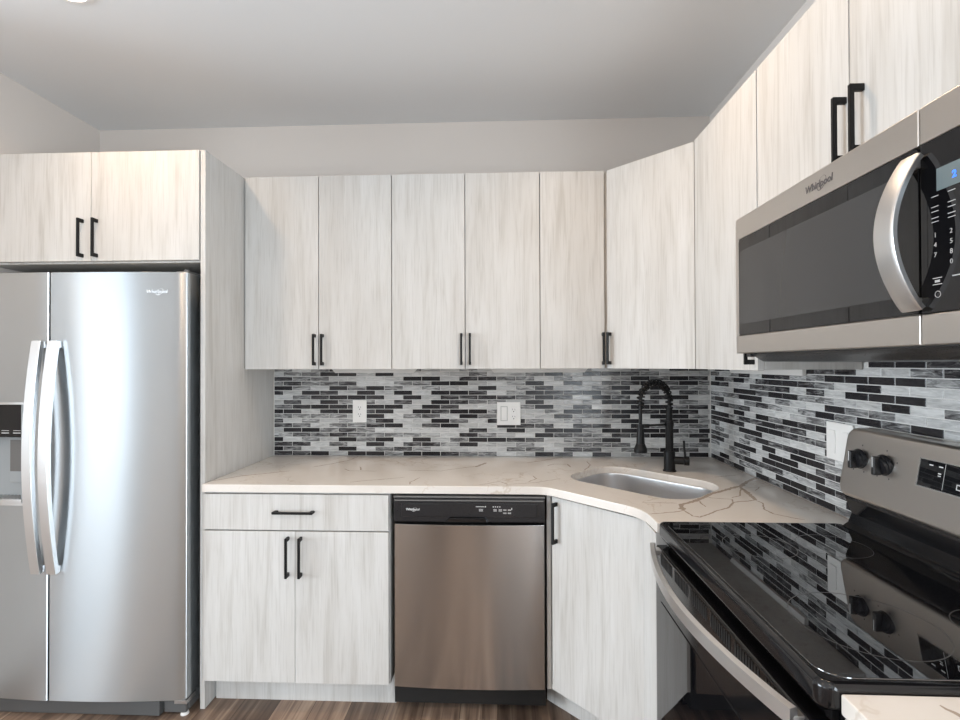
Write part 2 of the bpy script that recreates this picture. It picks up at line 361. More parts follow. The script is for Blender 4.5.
# ---------------------------------------------------------------- mosaic backsplash
def backsplash():
    mb = MB(); bm = mb.bm
    # grout beds
    mb.box(-89.5, -.12, .02, .16, 36.02, 54.9); mb.box(-.16, -.02, .02, 90, 36.02, 54.9); mb.box(-.16, -.02, 42.4, 90, 54.9, 57.5)
    lay = bm.loops.layers.float_color.new('tile')
    RP, CP, G = .962, 3.86, .115
    def tile(wall, u0, u1, z0, z1):
        k = random.random()
        if k < .30: s, st = random.uniform(.00, .10), .12
        elif k < .48: s, st = random.uniform(.16, .34), .55
        elif k < .68: s, st = random.uniform(.42, .60), .50
        else: s, st = random.uniform(.68, .86), .22
        c = (s, random.random(), st, 1)
        d0, d1, e = .15, .23, .03
        def P(u, z, d): return Vector((u, d, z)) if wall == 'b' else Vector((-d, u, z))
        a = [bm.verts.new(P(u, z, d0)) for u, z in ((u0, z0), (u1, z0), (u1, z1), (u0, z1))]
        b = [bm.verts.new(P(u, z, d1-e*.6)) for u, z in ((u0, z0), (u1, z0), (u1, z1), (u0, z1))]
        t = [bm.verts.new(P(u, z, d1)) for u, z in ((u0+e, z0+e), (u1-e, z0+e), (u1-e, z1-e), (u0+e, z1-e))]
        fs = [bm.faces.new(t)]
        for i in range(4):
            j = (i+1) % 4
            fs.append(bm.faces.new((a[i], a[j], b[j], b[i]))); fs.append(bm.faces.new((b[i], b[j], t[j], t[i])))
        for f in fs:
            f.material_index = 1
            for l in f.loops: l[lay] = c
    for r in range(22):
        z0 = 36.06+r*RP; z1 = z0+RP-G
        off = (r % 2)*CP/2
        if z1 < 55:
            u = -89.4-CP+off
            while u < -.4:
                a, b = max(u, -89.4), min(u+CP-G, -.42)
                if b-a > .3: tile('b', a, b, z0, z1)
                u += CP
        u = .36-CP+CP/2-off
        while u < 90:
            a, b = max(u, .36), min(u+CP-G, 90)
            if z1 >= 55: a = max(a, 42.5)
            if b-a > .3: tile('r', a, b, z0, z1)
            u += CP
    o = build('mosaic_backsplash', mb, ['grout', 'tile'], loc=(-45, 0, 36), smooth=0)
    tag(o, 'glossy mosaic tile backsplash of thin black and grey strips above the counter', 'backsplash')
backsplash()

# ---------------------------------------------------------------- cabinet parts
def pull(parent, p, axis, out, L=6.1):
    """square bar pull: p = end nearest origin of bar on the door face; axis = bar direction; out = outward normal"""
    mb = MB(); p = Vector(p); ax = Vector(axis); out = Vector(out); side = ax.cross(out); t = .36
    def ob(c, sa, so, ss, bev=.04):
        b = bmesh.new(); bmesh.ops.create_cube(b, size=1)
        for v in b.verts: v.co = Vector((v.co.x*sa, v.co.y*so, v.co.z*ss))
        bmesh.ops.bevel(b, geom=b.edges[:], offset=bev, segments=2, affect='EDGES')
        for v in b.verts: v.co = c+ax*v.co.x+out*v.co.y+side*v.co.z
        mb._merge(b)
    ob(p+ax*L/2+out*1.0, L, t, t)
    ob(p+ax*.3+out*.47, .58, .94, t); ob(p+ax*(L-.3)+out*.47, .58, .94, t)
    return build('handle', mb, 'black', parent)
Z = (0, 0, 1)
def yfront_door(parent, x0, x1, y, z0, z1, th=.75, name='door'):
    mb = MB().box(x0, x1, y-th, y, z0, z1, .05, 2)
    return build(name, mb, 'wood', parent)
def xfront_door(parent, y0, y1, x, z0, z1, th=.75, name='door'):
    mb = MB().box(x, x+th, y0, y1, z0, z1, .05, 2)
    return build(name, mb, 'wood', parent)
UZ0, UZ1 = 54.1, 89.45
def upper(x0, x1, doors, label, group='tall wall cabinets above the counter'):
    r = empty('wall_cabinet', ((x0+x1)/2, 6, UZ0), label, 'cabinet', group)
    mb = MB(); mb.box(x0+.02, x1-.02, .35, 11.4, UZ0, UZ1-.05, .03)
    build('carcass', mb, 'wood', r)
    for (a, b, hx) in doors:
        d = yfront_door(r, a+.07, b-.07, 12.2, UZ0-.1, UZ1)
        pull(d, (hx, 12.2, 54.7), Z, (0, 1, 0), 5.7)
    return r
XP = -89.6
upper(XP+.02, -62.1, [(-89.4, -75.6, -76.25), (-75.6, -62.1, -74.75)], 'pale wood double-door wall cabinet directly right of the tall end panel')
upper(-62.1, -35.2, [(-62.1, -48.7, -49.35), (-48.7, -35.2, -47.8)], 'pale wood double-door wall cabinet above the dishwasher, middle of the back wall')
upper(-35.2, -23.5, [(-35.2, -23.7, -24.1)], 'narrow single-door pale wood wall cabinet left of the diagonal corner cabinet')
# diagonal corner wall cabinet
r = empty('corner_wall_cabinet', (-10, 10, UZ0), 'pale wood diagonal corner wall cabinet above the faucet', 'cabinet', 'tall wall cabinets above the counter')
build('carcass', MB().prism([(-.35, .35), (-23.45, .35), (-23.45, 11.3), (-11.3, 23.45), (-.35, 23.45)], XYZ, UZ0, UZ1-.05), 'wood', r, smooth=0)
d2 = 1/math.sqrt(2)
p0 = Vector((-23.3, 12.1, 0)); p1 = Vector((-12.1, 23.3, 0)); mid = (p0+p1)/2; nrm = Vector((-d2, d2, 0))
dm = MB().obox((mid.x-nrm.x*.36, mid.y-nrm.y*.36, (UZ0+UZ1)/2-.05), (d2, d2, 0), (-d2, d2, 0), (p1-p0).length-.1, .72, UZ1-UZ0+.1, .05)
dd = build('door', dm, 'wood', r)
hp = p0+Vector((d2, d2, 0))*.75
pull(dd, (hp.x, hp.y, 54.7), Z, nrm, 5.7)
# right wall: single door cabinet, then short cabinet over the microwave
r = empty('wall_cabinet', (-6, 33, UZ0), 'pale wood single-door wall cabinet on the right wall, beside the microwave', 'cabinet', 'tall wall cabinets above the counter')
build('carcass', MB().box(-11.4, -.35, 23.5, 42.05, UZ0, UZ1-.05, .03), 'wood', r)
dd = xfront_door(r, 23.6, 42.0, -12.2, UZ0-.1, UZ1)
pull(dd, (-12.2, 41.2, 54.7), Z, (-1, 0, 0), 5.7)
r = empty('short_wall_cabinet', (-6, 57, 71.9), 'short pale wood double-door wall cabinet above the microwave', 'cabinet')
build('carcass', MB().box(-11.4, -.1, 42.15, 72.6, 71.9, UZ1-.05, .03), 'wood', r)
for a, b, hy in ((42.15, 57.5, 57.05), (57.5, 72.6, 59.15)):
    dd = xfront_door(r, a+.07, b-.07, -12.2, 71.7, UZ1)
    pull(dd, (-12.2, hy, 72.3), Z, (-1, 0, 0), 5.7)
# pale mounting rails just under the wall cabinets
for k, (a, b, lab) in enumerate(((-77.2, -59.3, 'thin pale strip on the tiles under the left double wall cabinet'), (-44.5, -24.6, 'thin pale strip on the tiles under the wall cabinets left of the faucet'))):
    o = build('under_cabinet_strip', MB().prism([(a, 54.05), (b, 54.05), (b-.8, 53.1), (a+.8, 53.1)], XZ, .32, .85), 'caulk'); tag(o, lab, 'strip')
o = build('under_cabinet_strip', MB().prism([(9.5, 54.05), (31.5, 54.05), (31.5, 53.1), (10.3, 53.1)], YZ, -.85, -.32), 'caulk'); tag(o, 'thin pale strip on the right wall tiles beside the microwave end', 'strip')

# tall end panel and cabinet over the refrigerator
o = build('tall_end_panel', MB().box(-90.4, XP-.02, .1, 24, 0, 89.4, .04), 'wood'); tag(o, 'tall pale wood end panel between refrigerator and counter', 'panel')
r = empty('refrigerator_cabinet', (-109, 12, 71.5), 'pale wood double-door cabinet over the refrigerator', 'cabinet')
build('carcass', MB().box(XL+.1, -90.5, .1, 23.2, 71.5, 89.35, .03), 'wood', r)
for a, b, hx in ((XL+.3, -108.6, -109.95), (-108.6, -90.6, -107.55)):
    dd = yfront_door(r, a+.07, b-.07, 24.05, 71.75, 89.45)
    pull(dd, (hx, 24.05, 72.3), Z, (0, 1, 0), 6.2)

# ---------------------------------------------------------------- base cabinets
r = empty('base_cabinet', (-74.5, 12, 0), 'pale wood base cabinet with one drawer above two doors, left of the dishwasher', 'cabinet')
build('carcass', MB().box(-89.5, -59.75, .35, 24.0, 4.6, 34.7, .03), 'wood', r)
build('toe_kick', MB().box(-89.3, -59.4, 20.6, 21.4, 0, 4.6, .03), 'wood', r)
dr = yfront_door(r, -89.4, -59.85, 24.8, 28.85, 34.45, name='drawer')
pull(dr, (-77.9, 24.8, 31.8), (1, 0, 0), (0, 1, 0), 6.4)
for a, b, hx in ((-89.4, -74.68, -75.7), (-74.62, -59.85, -73.65)):
    dd = yfront_door(r, a, b, 24.8, 5.0, 28.65)
    pull(dd, (hx, 24.8, 21.7), Z, (0, 1, 0), 6.2)
# corner sink cabinet
r = empty('corner_sink_cabinet', (-18, 18, 0), 'pale wood diagonal corner sink cabinet with one door', 'cabinet')
mb = MB()
mb.box(-35.25, -34.6, .35, 24.15, 4.6, 34.7, .03)                      # left side and stile
mb.box(-23.95, -.4, 41.0, 41.55, 0.0, 34.7, .03)                       # right side
mb.box(-24.0, -23.3, 36.6, 41.5, 4.6, 34.7, .03)                       # face strip beside the range
mb.prism([(-.5, .5), (-34.6, .5), (-34.6, 24), (-23.6, 35.3), (-23.6, 41), (-.5, 41)], XYZ, 4.6, 5.3)
build('carcass', mb, 'wood', r, smooth=0)
mb = MB(); q0 = Vector((-34.9, 19.7)); q1 = Vector((-21.0, 33.2)); m_ = (q0+q1)/2; L_ = (q1-q0).length; ud = (q1-q0).normalized()
mb.obox((m_.x+.3*d2, m_.y-.3*d2, 2.3), (ud.x, ud.y, 0), (-ud.y, ud.x, 0), L_, .6, 4.6, .02)
mb.box(-21.3, -20.7, 33.0, 41.2, 0, 4.6)
build('toe_kick', mb, 'wood', r)
p0 = Vector((-34.55, 24.75, 0)); p1 = Vector((-23.55, 35.9, 0)); mid = (p0+p1)/2; e = (p1-p0).normalized(); nrm = Vector((-e.y, e.x, 0))
dm = MB().obox((mid.x-nrm.x*.36, mid.y-nrm.y*.36, (5+34.45)/2), e, nrm, (p1-p0).length, .72, 29.45, .05)
dd = build('door', dm, 'wood', r)
hp = p0+e*1.0
pull(dd, (hp.x, hp.y, 27.6), Z, nrm, 6.2)
# base cabinet nearest the camera, right of the range
r = empty('base_cabinet', (-12, 85, 0), 'pale wood base cabinet on the near side of the range', 'cabinet')
build('carcass', MB().box(-22.9, -.1, 72.2, 96, 4.6, 34.7, .03), 'wood', r)
build('toe_kick', MB().box(-20.8, -20.2, 72.2, 96, 0, 4.6), 'wood', r)
dd = xfront_door(r, 72.3, 95.9, -23.7, 5, 34.45)
pull(dd, (-23.7, 74.3, 27.6), Z, (-1, 0, 0), 6.2)

# ---------------------------------------------------------------- countertops
def frame(al, ac): return ((al-ac)*d2, (al+ac)*d2)
out = [(XP+.05, .34), (XP+.05, 24.95)]
a = Vector((-35.2, 24.95)); out += [(-37.5, 24.95), (-36.4, 25.0), (-35.4, 25.25), (-34.6, 25.8)]
out += [(-25.9, 34.4), (-25.0, 35.4), (-24.35, 36.6), (-24.0, 37.9), (-23.9, 39.2), (-23.85, 41.75), (-.34, 41.75), (-.34, .34)]
VEINS = [
    (0.22, [(-23.9, 38.3), (-21.9, 37.9), (-18.9, 36.7)]),
    (0.6, [(-18.9, 36.7), (-18.4, 34.1), (-15.8, 32.3), (-12.0, 28.4), (-8.5, 25.7), (-5.6, 23.8), (-3.1, 20.8), (-0.5, 18.2)]),
    (0.6, [(-5.8, 24.2), (-6.5, 28.5), (-7.3, 31.5)]),
    (0.22, [(-7.3, 31.5), (-7.2, 33.2), (-8.4, 35.8), (-8.3, 37.8), (-7.0, 39.3), (-5.8, 40.1)]),
    (0.28, [(-18.9, 36.7), (-18.7, 39.0), (-17.9, 39.5), (-15.0, 37.0), (-12.9, 35.5), (-10.8, 32.7), (-7.4, 31.5)]),
    (0.2, [(-13.3, 29.9), (-12.9, 30.5), (-10.4, 31.3), (-10.8, 32.7)]),
    (0.2, [(-6.3, 25.2), (-8.2, 29.2), (-10.0, 30.4)]),
    (0.22, [(-15.1, 32.1), (-15.4, 34.0), (-15.4, 35.0)]),
    (0.14, [(-4.9, 24.5), (-3.0, 24.2), (-4.9, 26.5)]),
    (0.2, [(-23.2, 33.2), (-18.6, 33.3)]),
    (0.2, [(-7.2, 17.7), (-2.2, 15.9)]),
    (0.3, [(-89.2, 22.6), (-86.3, 19.1), (-79.8, 14.9)]),
    (0.3, [(-77.0, 11.6), (-74.2, 8.3), (-71.9, 4.2)]),
    (0.2, [(-71.9, 4.2), (-71.6, 0.8)]),
    (0.2, [(-70.5, 12.9), (-69.1, 14.6), (-64.2, 14.8)]),
    (0.25, [(-68.4, 11.0), (-67.2, 14.0)]),
    (0.2, [(-66.5, 23.0), (-63.5, 21.5), (-59.4, 19.9)]),
    (0.15, [(-62.1, 21.1), (-58.3, 19.1)]),
    (0.2, [(-56.6, 24.1), (-56.9, 22.6), (-55.8, 19.3)]),
    (0.2, [(-59.0, 13.8), (-52.9, 14.3), (-50.5, 12.4), (-46.5, 9.9)]),
    (0.7, [(-46.9, 10.7), (-45.3, 6.7)]),
    (0.35, [(-37.4, 6.5), (-34.7, 4.8), (-29.8, 0.9)]),
    (0.3, [(-33.8, 9.5), (-32.3, 7.8), (-29.8, 7.8), (-29.7, 10.4)]),
    (0.2, [(-37.0, 17.5), (-36.6, 19.6), (-37.9, 22.0)]),
    (0.18, [(-45.8, 24.0), (-42.6, 21.8), (-41.2, 23.6), (-36.8, 22.3), (-32.5, 19.5)]),
    (0.22, [(-25.7, 5.0), (-25.6, 8.3), (-27.6, 12.9)]),
    (0.3, [(-18.2, 72.8), (-16.8, 76.0), (-15.5, 82.0), (-9.0, 90.0)])]

def add_veins(bm, sel):
    rnd = random.Random(5)
    for wd, pts in VEINS:
        if not sel(pts): continue
        P = []
        for a, b in zip(pts, pts[1:]):
            a, b = Vector(a), Vector(b); n = max(2, int((b-a).length/.3))
            P += [a.lerp(b, k/n) for k in range(n)]
        P.append(Vector(pts[-1])); off = 0; L = []; n = len(P)
        for i, p in enumerate(P):
            t = (P[min(i+1, n-1)]-P[max(i-1, 0)]).normalized(); sd = Vector((-t.y, t.x)); off = off*.8+rnd.uniform(-.07, .07)
            h = wd*.5*(.35+.65*min(1, i/2, (n-1-i)/2+.3))*rnd.uniform(.75, 1.15)*(1.4 if rnd.random() < .06 else 1)
            c = p+sd*off; L.append((bm.verts.new((c.x+sd.x*h, c.y+sd.y*h, 36.004)), bm.verts.new((c.x-sd.x*h, c.y-sd.y*h, 36.004))))
        for (a, b), (c, d) in zip(L, L[1:]):
            f = bm.faces.new((a, b, d, c)); f.material_index = 1
    return bm
def slab_with_hole(outer, hole, z0, z1, ch=.12):
    bm = bmesh.new()
    def inset(pts, d):
        P = [Vector(p) for p in pts]; n = len(P); ar = sum(P[i-1].x*P[i].y-P[i].x*P[i-1].y for i in range(n)); sg = 1 if ar > 0 else -1; r = []
        for i in range(n):
            e0 = (P[i]-P[i-1]).normalized(); e1 = (P[(i+1) % n]-P[i]).normalized()
            n0 = Vector((-e0.y, e0.x))*sg; n1 = Vector((-e1.y, e1.x))*sg; m = n0+n1; m = m/max(m.dot(n0), .3)
            r.append(P[i]+m*d)
        return r
    def rings(pts, sgn):
        R_ = []
        for d, z in ((0, z0), (0, z1-ch), (ch*.3, z1-ch*.3), (ch, z1)):
            R_.append([bm.verts.new((p.x, p.y, z)) for p in inset(pts, d*sgn)])
        for A, B in zip(R_, R_[1:]):
            for j in range(len(A)): bm.faces.new((A[j], A[(j+1) % len(A)], B[(j+1) % len(A)], B[j]))
        return R_[0], R_[-1]
    o0, o1 = rings(outer, 1); h0, h1 = rings(hole, -1)
    for a, b in ((o0, h0), (o1, h1)):
        ed = [bm.edges.get((L[i-1], L[i])) for L in (a, b) for i in range(len(L))]
        bmesh.ops.triangle_fill(bm, use_beauty=True, use_dissolve=False, edges=ed)
    return bm
hole = [frame(u, v) for u, v in rrect(-10.2, 11.2, 21.2, 35.8, 4.6, 10)]
ct = build('countertop', add_veins(slab_with_hole(out, hole, 34.8, 36), lambda p: p[0][1] < 60), ['quartz', 'vein'], loc=(-45, 12, 34.8))
tag(ct, 'L-shaped cream quartz countertop with grey brown veins, holding the sink', 'countertop')
mb = MB().box(-23.0, -.34, 72.0, 98, 34.8, 36, .12); add_veins(mb.bm, lambda p: p[0][1] > 60)
o = build('countertop', mb, ['quartz', 'vein'], loc=(-12, 85, 34.8)); tag(o, 'cream quartz countertop at the near side of the range, lower right corner', 'countertop')

# undermount sink
def sink():
    r = empty('sink', (-20, 20, 27), 'undermount stainless steel sink bowl in the corner countertop', 'sink')
    bm = bmesh.new(); rings = []
    prof = [(1.0, 34.75), (.12, 34.75), (.05, 34.6), (.05, 34.0), (.2, 29.5), (.5, 28.0), (1.2, 27.2), (2.5, 27.0)]
    for inset, z in prof:
        ii = inset if z < 34.7 else -(inset-.12)
        pts = rrect(-10.2+ii, 11.2-ii, 21.2+ii, 35.8-ii, max(4.6-ii*.6, 1), 10)
        rings.append([bm.verts.new((*frame(u, v), z)) for u, v in pts])
    for A, B in zip(rings, rings[1:]):
        for j in range(len(A)): bm.faces.new((A[j], A[(j+1) % len(A)], B[(j+1) % len(A)], B[j]))
    bm.faces.new(rings[-1])
    o = build('bowl', bm, 'sink', r, smooth=50)
    md = o.modifiers.new('s', 'SOLIDIFY'); md.thickness = .04*I; md.offset = 0
    cx, cy = frame(.5, 26.5)
    build('drain', MB().cyl((cx, cy, 27.03), (cx, cy, 27.18), 1.7, 1.6, 28).cyl((cx, cy, 27.18), (cx, cy, 27.24), .9, .9, 20), 'steel_edge', r)
    # round maker's stamp on the far wall of the bowl
    px, py = frame(3.6, 21.32); build('emblem', MB().tube([(px+.5*math.cos(t)*d2, py+.5*math.cos(t)*d2+.03, 31.6+.62*math.sin(t)) for t in [2*math.pi*k/20 for k in range(20)]], .03, 6, True), 'logo_dark', r)
sink()

# ---------------------------------------------------------------- faucet
def faucet():
    fx, fy = -12.75, 13.1
    hd = Vector((-.90, .43, 0)).normalized()         # towards the bowl
    r = empty('faucet', (fx, fy, 36), 'matte black spring-neck pull-down faucet on the counter behind the sink', 'faucet')
    build('base', MB().cyl((fx, fy, 36), (fx, fy, 36.2), 1.15, 1.1, 28, .05).cyl((fx, fy, 36.2), (fx, fy, 39.5), .95, .95, 28, .06), 'black', r)
    build('stem', MB().cyl((fx, fy, 39.5), (fx, fy, 44.8), .66, .66, 24, .04).cyl((fx, fy, 44.8), (fx, fy, 47.2), .52, .52, 24, .04), 'black', r)
    R = 3.2; top = 48.25; c = Vector((fx, fy, top))+hd*R
    path = [Vector((fx, fy, 47.0+.2*k)) for k in range(8)]
    path += [c+(-hd*math.cos(t)+Vector((0, 0, 1))*math.sin(t)*R*1.02/R)*R for t in [math.pi*k/24 for k in range(1, 25)]]
    e = path[-1]; inner = path+[e-Vector((0, 0, .25*k)) for k in range(1, 5)]
    hose = build('hose', MB().tube(inner, .30, 10, up=Vector((hd.y, -hd.x, 0))), 'black', r)
    # coil wound around the hose
    P = inner; cum = [0]
    for i in range(1, len(P)): cum.append(cum[-1]+(P[i]-P[i-1]).length)
    tot = cum[-1]; turns = 19; pts = []; sn = Vector((hd.y, -hd.x, 0)).normalized()
    for k in range(turns*12+1):
        s = tot*k/(turns*12); i = max(j for j in range(len(P)-1) if cum[j] <= s+1e-9); f = (s-cum[i])/(cum[i+1]-cum[i])
        p = P[i].lerp(P[i+1], f); t = (P[i+1]-P[i]).normalized(); b = sn.cross(t); an = 2*math.pi*k/12
        pts.append(p+(sn*math.cos(an)+b*math.sin(an))*.56)
    build('spring', MB().tube(pts, .14, 7), 'black', hose)
    e2 = inner[-1]
    build('hose_sleeve', MB().cyl(e2+Vector((0, 0, .3)), e2-Vector((0, 0, 3.2)), .30, .28, 20, .03), 'black', r)
    h0 = e2-Vector((0, 0, 3.0))
    build('spray_head', MB().cyl(h0, (h0.x, h0.y, 41.2), .52, .70, 24, .04).cyl((h0.x, h0.y, 41.2), (h0.x, h0.y, 40.3), .72, 1.10, 24).cyl((h0.x, h0.y, 40.3), (h0.x, h0.y, 39.7), 1.12, 1.10, 24, .06), 'black', r)
    build('collar', MB().cyl((h0.x, h0.y, h0.z+.0), (h0.x, h0.y, h0.z+.14), .55, .55, 20), 'steel_edge', r, label='thin bright ring on the spray head')
    a = Vector((fx, fy, 44.2)); b = Vector((h0.x, h0.y, 44.2))
    build('support_arm', MB().cyl(a, b, .17, .17, 12).cyl(b+Vector((0, 0, -.25)), b+Vector((0, 0, .25)), .68, .68, 20).cyl(a+Vector((0, 0, -.35)), a+Vector((0, 0, .35)), .76, .76, 20), 'black', r)
    s = Vector((.97, .25, 0)).normalized(); a = Vector((fx, fy, 37.9))
    v = build('valve_body', MB().cyl(a, a+s*2.3, .68, .68, 22, .05).cyl(a+s*2.35, a+s*3.2, .78, .78, 22, .06), 'black', r)
    k = a+s*2.6
    build('lever', MB().tube([k, k+Vector((-.05, 0, 1.0)), k+Vector((-.2, 0, 2.2)), k+Vector((-.25, 0, 3.5))], lambda i: [.2, .2, .18, .2][i], 10, up=(0, 1, 0)), 'black', v)
faucet()

# ---------------------------------------------------------------- outlets and switch
def screw(mb, x, y, z, mi=1): mb.cyl((x, y, z), (x, y+.04, z), .1, .1, 10, mi=mi)
def receptacle(parent, x, y, z):
    f = build('receptacle', MB().box(x-.65, x+.65, y, y+.07, z-1.35, z+1.35, .03), 'white', parent)
    mb = MB()
    for dz in (.72, -.72):
        mb.box(x-.28, x-.20, y+.06, y+.085, z+dz-.02, z+dz+.3); mb.box(x+.20, x+.28, y+.06, y+.085, z+dz-.02, z+dz+.26)
        mb.cyl((x, y+.06, z+dz-.3), (x, y+.09, z+dz-.3), .11, .11, 12)
    build('slots', mb, 'slot', f)
    return f
r = empty('outlet', (-71.4, .3, 42.8), 'white single-gang wall outlet on the tiles above the drawer cabinet', 'outlet')
build('plate', MB().box(-72.85, -69.95, .32, .5, 42.9, 47.5, .08), 'white', r); receptacle(r, -71.4, .5, 45.2)
r = empty('outlet', (-40.7, .3, 42.4), 'white double-gang plate with rocker switch and outlet, above the dishwasher', 'outlet')
build('plate', MB().box(-43.1, -38.3, .32, .5, 42.4, 47.1, .08), 'white', r); receptacle(r, -39.7, .5, 44.75)
build('rocker_frame', MB().box(-42.36, -40.94, .49, .52, 43.25, 46.25), 'frame_shadow', r)  # grey box stands for the shaded gap around the rocker
build('rocker', MB().prism([(.5, 43.4), (.66, 43.4), (.56, 44.7), (.68, 46.1), (.5, 46.1)], YZ, -42.2, -41.1), 'white', r)
r = empty('light_switch', (-.3, 38.2, 42.8), 'white double switch plate on the right wall beside the range backguard', 'switch')
build('plate', MB().box(-.5, -.3, 35.8, 40.6, 42.7, 47.4, .08), 'white', r)
for y in (37.0, 39.4): build('rocker', MB().prism([(-.5, 43.6), (-.66, 43.6), (-.56, 45.0), (-.68, 46.4), (-.5, 46.4)], XZ, y-.6, y+.6), 'white', r)

# ---------------------------------------------------------------- refrigerator
def refrigerator():
    r = empty('refrigerator', (-109, 13, 0), 'stainless steel side-by-side refrigerator with water dispenser', 'refrigerator')
    xl, xr, xc = -126.9, -91.25, -109.0
    build('cabinet_body', MB().box(xl+.1, xr-.1, .6, 22.4, 1.2, 68.3, .15), 'chassis', r)
    def yf(x):
        t = abs(x-xc)/17.9
        return 27.35-1.0*t**2.0-.25*max(0, t-.93)/.07
    def door(x0, x1, outer, z0=2.95, z1=69.35, bv=.10):
        n = 28; pts = []
        for k in range(n+1):
            x = x0+(x1-x0)*k/n; pts.append((x, yf(x)))
        pts = [(x0, 22.9)]+[(x0, pts[0][1]-.12)]+[(x0+.12, pts[0][1])]+pts[1:-1]+[(x1-.12, pts[-1][1])]+[(x1, pts[-1][1]-.12)]+[(x1, 22.9)]
        return MB().prism(pts, XYZ, z0, z1, bv, 2)
    seam = -112.5
    dR = build('door', door(seam+.14, xr, 1), 'steel', r, smooth=40)
    ml = MB()
    for a, b, c, d_ in ((xl, seam-.14, 2.95, 33.6), (xl, seam-.14, 48.8, 69.35), (xl, -125.2, 33.6, 48.8), (-116.9, seam-.14, 33.6, 48.8)):
        t = door(a, b, -1, c, d_, 0).bm; t.normal_update(); ml._merge(t)
    ml.box(-125.2, -116.9, 22.9, 24.6, 33.6, 48.8)
    dL = build('door', ml, 'steel', r, smooth=40)
    # dispenser set into the left door
    dp = build('dispenser', MB().box(-125.15, -116.95, 24.62, 24.9, 33.65, 48.75)
        .box(-125.15, -124.9, 24.9, yf(-125)-.1, 33.65, 48.75).box(-117.2, -116.95, 24.9, yf(-117)-.1, 33.65, 48.75)
        .box(-125.15, -116.95, 24.9, 26.5, 33.65, 33.9), 'cavity', dL)
    build('control_panel', MB().box(-125.1, -117.0, 24.9, 26.75, 43.6, 48.7, .05), 'glass', dL)
    mb = MB()
    for k in range(4): mb.box(-124.5+k*1.9, -123.3+k*1.9, 26.74, 26.78, 44.2, 44.32).box(-124.5+k*1.9, -123.3+k*1.9, 26.74, 26.78, 44.6, 44.66)
    build('control_marks', mb, 'ink', dL)
    mb = MB(); mb.box(-120.8, -118.0, 24.9, 25.5, 36.2, 43.4, .15); build('dispenser_paddle', mb, 'cavity', dL); build('paddle_pad', MB().box(-120.5, -118.3, 25.45, 25.6, 38.0, 43.0, .06), 'chassis', dL)
    mb = MB(); mb.box(-125.1, -117.0, 24.9, 27.2, 33.3, 34.0, .1)
    for k in range(12): mb.box(-124.6+k*.6, -124.4+k*.6, 25, 26.9, 34.0, 34.1)
    build('drip_tray', mb, 'steel_bar', dL)
    mb = MB(); n = 40
    # steel surround
    for (a, b, c, d_) in ((-125.4, -116.7, 48.75, 49.1), (-125.4, -116.7, 33.0, 33.35)):
        build('dispenser_trim', MB().box(a, b, 26.2, yf(-118)+.08, c, d_, .03), 'steel_bar', dL)
    # bowed handles
    def handle(d, x):
        mb = MB(); zt, zb = 58.6, 22.9; n = 36; path = []
        base = yf(x)
        for k in range(n+1):
            t = k/n; z = zb+(zt-zb)*t; path.append((x, base+.55+1.55*math.sin(math.pi*t)**.9, z))
        mb.sweep(path, [(-.34, -.7), (.34, -.74), (.38, -.7), (.38, .7), (.34, .74), (-.34, .7)], up=(1, 0, 0))
        for z in (zb+.5, zt-.5): mb.box(x-.55, x+.55, base-.2, base+.75, z-.5, z+.5, .06)
        return build('handle', mb, 'steel_bar', d, smooth=40)
    handle(dL, seam-1.25); handle(dR, seam+1.35)
    text_mesh('logo', 'Whirlpool', dR, -97.2, yf(-97.2)+.03, 66.0, .58, 'front', 'logo_metal', .15, True, 1.0, .06)
    build('hinge_cover', MB().box(-93.6, -91.6, 20.5, 25.2, 69.35, 69.75, .12).cyl((-92.2, 24.7, 69.3), (-92.2, 24.7, 70.0), .45, .4, 16, .05).box(-94, -91.4, 12, 22, 68.3, 69.3, .2), 'grille', r)
    mb = MB(); mb.box(xl+.3, xr-.2, 22.4, 25.0, .7, 2.75, .12); mb.box(xl+1, xr-4.4, 24.9, 26.0, .15, 2.7, .1); mb.box(xr-3.9, xr-.4, 24.9, 25.6, .5, 2.6, .12)
    build('base_grille', mb, 'grille', r)
    build('hinge_bracket', MB().box(xr-2.1, xr-.1, 23.6, 25.9, 2.0, 2.6, .06).cyl((xr-.9, 25.3, 1.2), (xr-.9, 25.3, 2.9), .3, .3, 14), 'steel_bar', r)
    build('foot', MB().cyl((xr-.9, 25.1, 0), (xr-.9, 25.1, .45), .62, .55, 20, .05), 'white', r, label='small white levelling foot')
    build('foot', MB().cyl((xl+1, 25.1, 0), (xl+1, 25.1, .45), .62, .55, 20, .05), 'white', r)
refrigerator()

